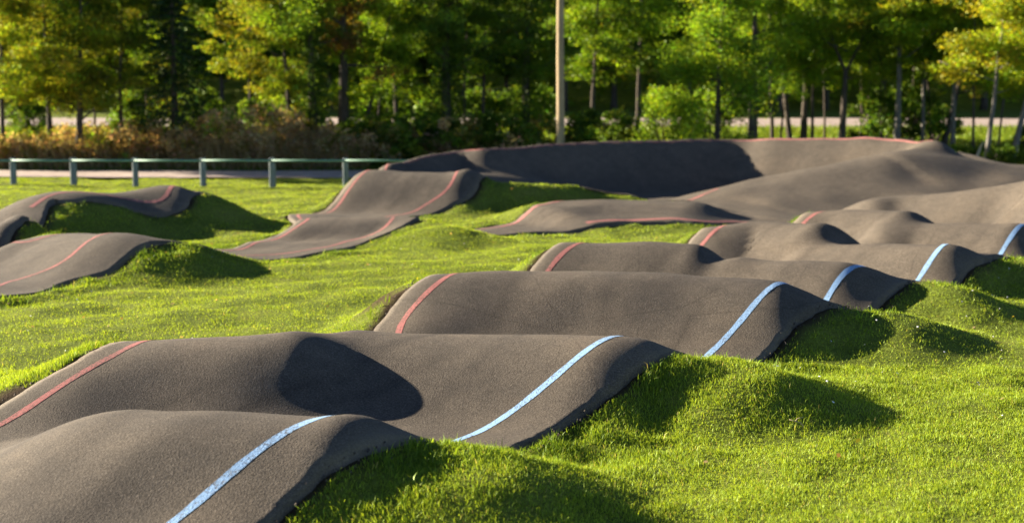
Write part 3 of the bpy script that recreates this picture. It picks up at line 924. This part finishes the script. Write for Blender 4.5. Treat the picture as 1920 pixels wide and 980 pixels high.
t = place(broadleaf('ash_tree', 7.8, .14, [LIME, GREEN], 36, 3.4, 2.1, 44, bark=M_BARK_PALE), at(1680, 54.8)); tag(t, 'straight pale grey trunk right of the forked tree', 'tree', GT)
t = place(broadleaf('ash_tree', 6.6, .08, [LIME, GREEN, MID], 37, 2.6, 2.0, 44, bark=M_BARK_PALE), at(1727, 56.0)); tag(t, 'thin pale stem above the right end of the berm rim', 'tree', GT)
t = place(broadleaf('ash_tree', 6.5, .13, [GREEN, OLIVE, MID], 38, 2.0, 2.1, 48, lean=(1.4, 0)), at(1766, 56.5)); tag(t, 'dark trunk leaning right beside the end of the berm', 'tree', GT)
t = place(broadleaf('ash_tree', 7.0, .10, [LIME, GREEN], 39, 2.7, 2.0, 44, bark=M_BARK_PALE), at(1784, 55.1)); tag(t, 'upright pale stem rising where the berm rim ends', 'tree', GT)
t = place(broadleaf('maple_tree', 6.5, .06, [LIME, YELLOW, GREEN], 40, 2.6, 1.9, 44), at(1823, 54.0)); tag(t, 'thin golden-leaved stem behind the pale split stake', 'tree', GT)
t = place(broadleaf('maple_tree', 6.6, .10, [LIME, YELLOW, LIME], 41, 2.6, 2.2, 52, lean=(.75, 0), bark=M_BARK_PALE), at(1846, 48.5)); tag(t, 'slightly leaning pale trunk with yellow leaves right of the stake', 'tree', GT)
t = place(broadleaf('maple_tree', 6.5, .12, [GREEN, LIME, LIME], 42, 2.2, 2.1, 46, lean=(1.2, 0), bark=M_BARK_PALE), at(1893, 49.0)); tag(t, 'leaning pale trunk at the right edge of the picture', 'tree', GT)

for sx_, sd_, sg_, sl_, lab in ((1612, 57, .05, .1, 'very thin straight sapling between the forked tree and the reddish trunk'), (1652, 56, .06, -.3, 'thin sapling leaning left beside the first pale grey trunk'), (1705, 58, .055, .25, 'thin dark sapling between the two pale stems'),
                                (1745, 56.5, .06, -.5, 'thin sapling leaning left above the berm end'), (1868, 53, .05, .35, 'very thin sapling right of the yellow-leaved leaning trunk'), (1462, 57, .05, .3, 'very thin sapling between the slender stem and the curved trunk'),
                                (1545, 58, .05, -.2, 'very thin sapling just left of the forked trunk'), (700, 54, .05, .8, 'very thin leaning sapling left of the straight green tree'), (870, 54, .05, .1, 'very thin upright sapling right of the thick ivy trunk'),
                                (180, 54, .055, .2, 'very thin sapling right of the golden-sprayed maple'), (285, 53.5, .05, -.3, 'very thin sapling just left of the spruce')):
    t = place(broadleaf('sapling', 6.4, sg_, [GREEN, LIME, MID], int(sx_), 2.8, 1.2, 14, lean=(sl_, 0), limbs=8), at(sx_, sd_)); tag(t, lab, 'sapling', 'thin saplings in the wood edge')

x, y = at(1826, 47.6)
stake = empty('broken_stake', (x, y, ground_z(x, y))); tag(stake, 'pale split stake leaning behind the end of the berm', 'stake')
m = MB(); m.tube([(-.22, 0, -.15), (.02, 0, .42), (.20, .02, .95)], [.05, .06, .035], 7); m.build('shaft', M_STAKE, stake)
m = MB(); m.tube([(.16, .01, .86), (.26, .0, 1.06), (.27, .0, 1.12)], [.035, .022, .004], 5); m.build('splinter', M_STAKE, stake)

# trees across the road
back = [broadleaf('wood_tree', 8.8, .17, [MID, GREEN, GREEN], 51, 1.6, 3.2, 80, 130, .24),
        broadleaf('wood_tree', 8.0, .15, [OLIVE, MID, GREEN], 52, 1.2, 3.0, 80, 130, .24),
        broadleaf('wood_tree', 8.8, .15, [GREEN, GREEN, LIME], 53, 1.8, 3.1, 74, 130, .24)]
BT = [(-40, 82, 0, 'dark tree across the road at the far left edge'), (120, 81, 1, 'olive tree across the road behind the yellow maples'), (280, 83, 1, 'olive tree across the road left of the spruce top'),
      (420, 82, 0, 'dark tree across the road right of the spruce'), (520, 84, 2, 'mid green tree across the road behind the lime young tree'), (620, 82, 0, 'dark tree across the road behind the rusty oak'),
      (710, 81, 2, 'light green tree across the road behind the leaning lime tree'), (800, 83, 0, 'dark tree across the road left of the thick ivy trunk'), (870, 82, 1, 'olive tree across the road right of the thick ivy trunk'),
      (950, 84, 0, 'dark tree across the road between the two middle ivy trunks'), (1060, 82, 2, 'green tree across the road directly behind the wooden pole'), (1150, 83, 0, 'dark tree across the road above the bright willow bush'),
      (1290, 82, 2, 'green tree across the road behind the bushy willow'), (1460, 81, 2, 'green tree across the road behind the slender dark stem'), (1545, 83, 0, 'dark tree across the road left of the forked trunk'),
      (1650, 82, 0, 'dark tree across the road right of the forked trunk'), (1730, 81, 2, 'green tree across the road behind the thin pale stem'), (1840, 83, 0, 'dark tree across the road above the pale stake'), (1930, 82, 2, 'green tree across the road at the right edge')]
for i, (px, d0, j, lab) in enumerate(BT):
    first = not any(q[2] == j for q in BT[:i])
    o = place(back[j], at(px, d0), i * 1.9, 1.0) if first else copy_tree(back[j], at(px, d0), i * 1.9, .85 + .3 * ((i * 37) % 10) / 10)
    tag(o, lab, 'tree', 'trees across the road')

# shrubs under the first row
sh = [bush('shrub', 1.2, 1.25, [GREEN, MID, MID], 61, .10, 40, 90), bush('shrub', 1.1, 1.1, [MID, GREEN, BROWN], 62, .09, 40, 90), bush('shrub', 1.3, 1.9, [MID, GREEN, MID], 63, .12, 44, 90)]
spots = [(690, 51.5, 0, 1.4, 'low dark shrub below the leaning lime tree'), (735, 51, 1, 1.5, 'brownish shrub between the fence end and the straight green tree'), (785, 51.5, 0, 1.45, 'dark green shrub left of the thick ivy trunk'),
         (868, 51.2, 1, 1.5, 'brown-tinged shrub at the foot of the thick ivy trunk'), (930, 51.4, 0, 1.5, 'dark shrub between the two middle ivy trunks'), (1015, 51.6, 1, 1.45, 'low shrub behind the foot of the wooden pole'),
         (1095, 52.2, 2, 1.0, 'dark shrub directly right of the wooden pole'), (1150, 54, 2, .9, 'dark shrub left of the bright willow bush'), (1640, 56, 2, 1.25, 'dark thicket under the slim reddish trunk'),
         (1700, 57, 2, 1.3, 'dark thicket between the two pale grey stems'), (1745, 58, 0, 1.2, 'dark low shrub left of the leaning dark trunk'), (1880, 48.2, 0, .8, 'low dark shrub at the foot of the leaning pale trunks'),
         (1800, 49.5, 0, .75, 'low dark shrub behind the end of the berm rim'), (480, 54, 2, 1.1, 'dark shrub above the bracken right of the spruce'), (60, 58, 2, 1.0, 'dark shrub under the yellow maples at the left'),
         (725, 56, 2, 1.2, 'tall dark thicket behind the leaning lime tree'), (815, 57, 2, 1.25, 'tall dark thicket left of the thick ivy trunk'), (900, 57, 2, 1.2, 'tall dark thicket behind the thin dark-leaved tree'), (1000, 57.5, 2, 1.25, 'tall dark thicket left of the wooden pole'),
         (560, 56, 2, 1.3, 'dark thicket behind the lime young tree'), (380, 57, 2, 1.2, 'dark thicket just right of the spruce'),
         (250, 57, 2, 1.2, 'dark thicket just left of the spruce'), (1330, 58, 2, 1.2, 'dark thicket behind the bushy willow'), (1935, 50.5, 2, .8, 'dark shrub cut by the right edge of the picture')]
for i, (px, d_, j, sc, lab) in enumerate(spots):
    first = not any(q[2] == j for q in spots[:i])
    o = place(sh[j], at(px, d_), i * 1.3, sc) if first else copy_tree(sh[j], at(px, d_), i * 1.3, sc)
    tag(o, lab, 'shrub', 'shrubs under the trees')

# brown bracken and dry grasses: a mass nobody could count
cen = []; rd = []; cn = []; cl = []
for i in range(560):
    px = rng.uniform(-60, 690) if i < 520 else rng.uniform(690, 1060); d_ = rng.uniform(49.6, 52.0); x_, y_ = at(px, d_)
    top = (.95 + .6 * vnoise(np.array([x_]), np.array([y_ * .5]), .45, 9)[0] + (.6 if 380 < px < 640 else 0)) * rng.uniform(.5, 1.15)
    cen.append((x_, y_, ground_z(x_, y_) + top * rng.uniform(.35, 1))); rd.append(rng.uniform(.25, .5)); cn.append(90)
    cl.append(blend([BROWN, TAN, TAN, RUST, OLIVE] if px < 380 else [TAN, TAN, TAN, BROWN], rng) if rng.random() > .22 else blend([GREEN, OLIVE], rng))  # right part coloured paler straw, standing in for the sunlight it lacks
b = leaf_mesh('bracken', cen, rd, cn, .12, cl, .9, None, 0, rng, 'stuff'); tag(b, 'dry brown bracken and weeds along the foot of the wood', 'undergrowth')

# rough grass under the trees
def rough(name, n, d0, d1, h, w, pal, px=None):
    d_ = rng.uniform(d0, d1, n); x_ = (rng.random(n) * 2 - 1) * .42 * d_
    if px:
        x_ = (rng.uniform(px[0], px[1], n) - 960) / FPX * d_
        h = h * (.45 + .55 * vnoise(x_, d_, .5, 12) + .35 * np.exp(-((x_ * FPX / d_ + 960 - 520) / 130) ** 2))
    z_ = H(x_, d_); hh = h * (.5 + rng.random(n)); a = rng.random(n) * 6.28
    base = np.stack([x_, d_, z_ - .02], 1); s_ = np.stack([np.cos(a), np.sin(a), 0 * a], 1) * w / 2
    tip = base + np.stack([rng.standard_normal(n) * .3 * hh, rng.standard_normal(n) * .3 * hh, hh], 1)
    v = np.stack([base - s_, base + s_, tip], 1).reshape(-1, 3)
    c = np.array([blend(pal, rng) for _ in range(400)])[rng.integers(0, 400, n)]
    return link_mesh(name, v, np.arange(n * 3).reshape(n, 3), M_GRASS, shade=False, colors=np.repeat(c, 3, axis=0), kind='stuff')
tag(rough('dry_reeds', 9000, 49.6, 51.6, 1.05, .03, [TAN, TAN, BROWN, OLIVE], (-60, 690)), 'tall dry reed stems standing in the bracken', 'reeds')
tag(rough('rough_grass', 60000, 49.3, 58, .16, .06, [MID, GREEN, OLIVE, DARK]), 'rough shaded grass on the floor of the wood', 'grass')
tag(rough('verge_grass', 60000, 58, 63.6, .2, .07, [GREEN, MID, LIME, OLIVE]), 'bright grass verge in front of the pale road', 'grass')

# the far wood beyond the road
cen = []; rd = []; cn = []; cl = []
for i in range(2600):
    d_ = rng.uniform(86, 112); x_ = rng.uniform(-.47, .47) * d_
    g = ground_z(x_, d_); top = 7 + 3 * vnoise(np.array([x_]), np.array([d_]), .12, 4)[0]
    cen.append((x_, d_, g + top * rng.random() ** .8)); rd.append(rng.uniform(.9, 1.8)); cn.append(34)
    cl.append(blend([MID, GREEN, OLIVE, GREEN, LIME], rng))
b = leaf_mesh('far_wood', cen, rd, cn, .42, cl, .8, None, 0, rng, 'stuff'); tag(b, 'dark wood on the slope beyond the pale road', 'wood')

# ------------------------------------------------------------------ small things in the turf
M_PETAL = make_simple('petal', [(.3, (.70, .70, .66)), (.7, (.82, .82, .80))], 30, bdist=.001)
v = []; f = []
for i in range(190):
    if i < 120:
        x_, y_ = rng.uniform(2.5, 9.0), rng.uniform(12.5, 21.0)
    else:
        x_, y_ = rng.uniform(-7.5, 2.5), rng.uniform(15.0, 27.0)
    if lookup(INNER, np.array([x_]), np.array([y_]))[0] > .01:
        continue
    z_ = float(lookup(HF, np.array([x_]), np.array([y_]))[0] + turf(np.array([x_]), np.array([y_]))[0]) + rng.uniform(.05, .085)
    a0 = rng.uniform(0, 6.28); r0 = rng.uniform(.007, .013); tx, ty = rng.uniform(-.5, .5, 2)
    b0 = len(v); v.append((x_, y_, z_ + .004))
    for k in range(7):
        a = a0 + k * 6.283 / 7
        v.append((x_ + r0 * math.cos(a), y_ + r0 * math.sin(a), z_ + r0 * (tx * math.cos(a) + ty * math.sin(a))))
    f += [(b0, b0 + 1 + k, b0 + 1 + (k + 1) % 7) for k in range(7)]
tag(link_mesh('daisies', v, f, M_PETAL, kind='stuff'), 'tiny white daisies dotted through the turf', 'flowers')
pos = []; cl = []
cx_, cy_ = rng.uniform(-9, 9, 500), rng.uniform(11, 40, 500)
inn_ = lookup(INNER, cx_, cy_)
ok = inn_ < .01
cx_, cy_ = cx_[ok], cy_[ok]
cz_ = lookup(HF, cx_, cy_) + np.where(lookup(INNER, cx_, cy_) > .5, .045, turf(cx_, cy_) + .05)
n_ = len(cx_); a = rng.random(n_) * 6.28; sz = rng.uniform(.018, .035, n_)
dx, dy = np.cos(a) * sz, np.sin(a) * sz; t1, t2 = rng.uniform(-.5, .5, (2, n_)) * sz
v = np.stack([np.stack([cx_ - dx, cy_ - dy, cz_ - t1], 1), np.stack([cx_ + dy * .6, cy_ - dx * .6, cz_ + t2], 1), np.stack([cx_ + dx, cy_ + dy, cz_ + t1], 1), np.stack([cx_ - dy * .6, cy_ + dx * .6, cz_ - t2], 1)], 1).reshape(-1, 3)
cc = np.array([blend([RUST, BROWN, YELLOW, TAN], rng) for _ in range(n_)])
tag(link_mesh('fallen_leaves', v, np.arange(n_ * 4).reshape(n_, 4), M_LEAF, shade=False, colors=np.repeat(cc, 4, axis=0), kind='stuff'), 'scattered dry fallen leaves on the lawn', 'leaves')
# broad-leaved weeds and taller tufts along the banks by the asphalt
x_, y_ = scatter(60000, 7.5, 24.0)
nr = lookup(NEAR, x_, y_); inn = lookup(INNER, x_, y_)
k_ = (nr > .10) & (inn < .10) & (vnoise(x_, y_, 1.9, 21) > .56) & (rng.random(len(x_)) < .5)
x_, y_ = x_[k_], y_[k_]; m_ = len(x_)
col_ = np.array([blend([GREEN, MID, LIME, (.12, .2, .03)], rng) for _ in range(300)])[rng.integers(0, 300, m_)]
tag(blades('long_grass', x_, y_, rng.uniform(.07, .14, m_), rng.uniform(.008, .02, m_), rng.uniform(.3, 1.0, m_), 2, col_), 'long uncut tufts on the banks beside the rollers', 'grass')
# one pale dead stalk on the right-hand bank
sx, sy, _ = P(1495, 795, .1)
sz = float(H(np.array([sx]), np.array([sy]))[0])
twig = empty('dead_stalk', (sx, sy, sz)); tag(twig, 'small pale dead stalk lying in the grass right of the second roller', 'stalk')
m = MB(); m.tube([(-.07, 0, .10), (-.02, .0, .085), (.03, .01, .07), (.06, .0, .03)], [.003, .004, .004, .003], 5); m.tube([(-.02, 0, .085), (.0, .0, .11), (.05, .0, .12)], [.003, .003, .002], 5); m.build('stem', M_STAKE, twig)

# crumbs of asphalt and grit along the raked edge
ex = np.vstack([offset(BLUE_EDGE[20:150], .02), offset(RED_EDGE[20:150], -.02)])
pick = ex[rng.integers(0, len(ex), 700)] + rng.standard_normal((700, 2)) * .07
cv = []
for (x_, y_), z_, r_ in zip(pick, H(pick[:, 0], pick[:, 1]), rng.uniform(.006, .018, 700)):
    a = rng.random(4) * 6.28
    cv += [(x_ + r_ * math.cos(a[0]), y_ + r_ * math.sin(a[0]), z_ + .012), (x_ + r_ * math.cos(a[0] + 2.1), y_ + r_ * math.sin(a[0] + 2.1), z_ + .010), (x_ + r_ * math.cos(a[0] + 4.2), y_ + r_ * math.sin(a[0] + 4.2), z_ + .014), (x_, y_, z_ + .02 + r_)]
k4 = np.arange(700)[:, None] * 4
tag(link_mesh('grit', cv, np.vstack([k4 + [0, 1, 3], k4 + [1, 2, 3], k4 + [2, 0, 3]]), M_ASPHALT, shade=False, kind='stuff'), 'crumbs of asphalt and grit along the track edge', 'grit')
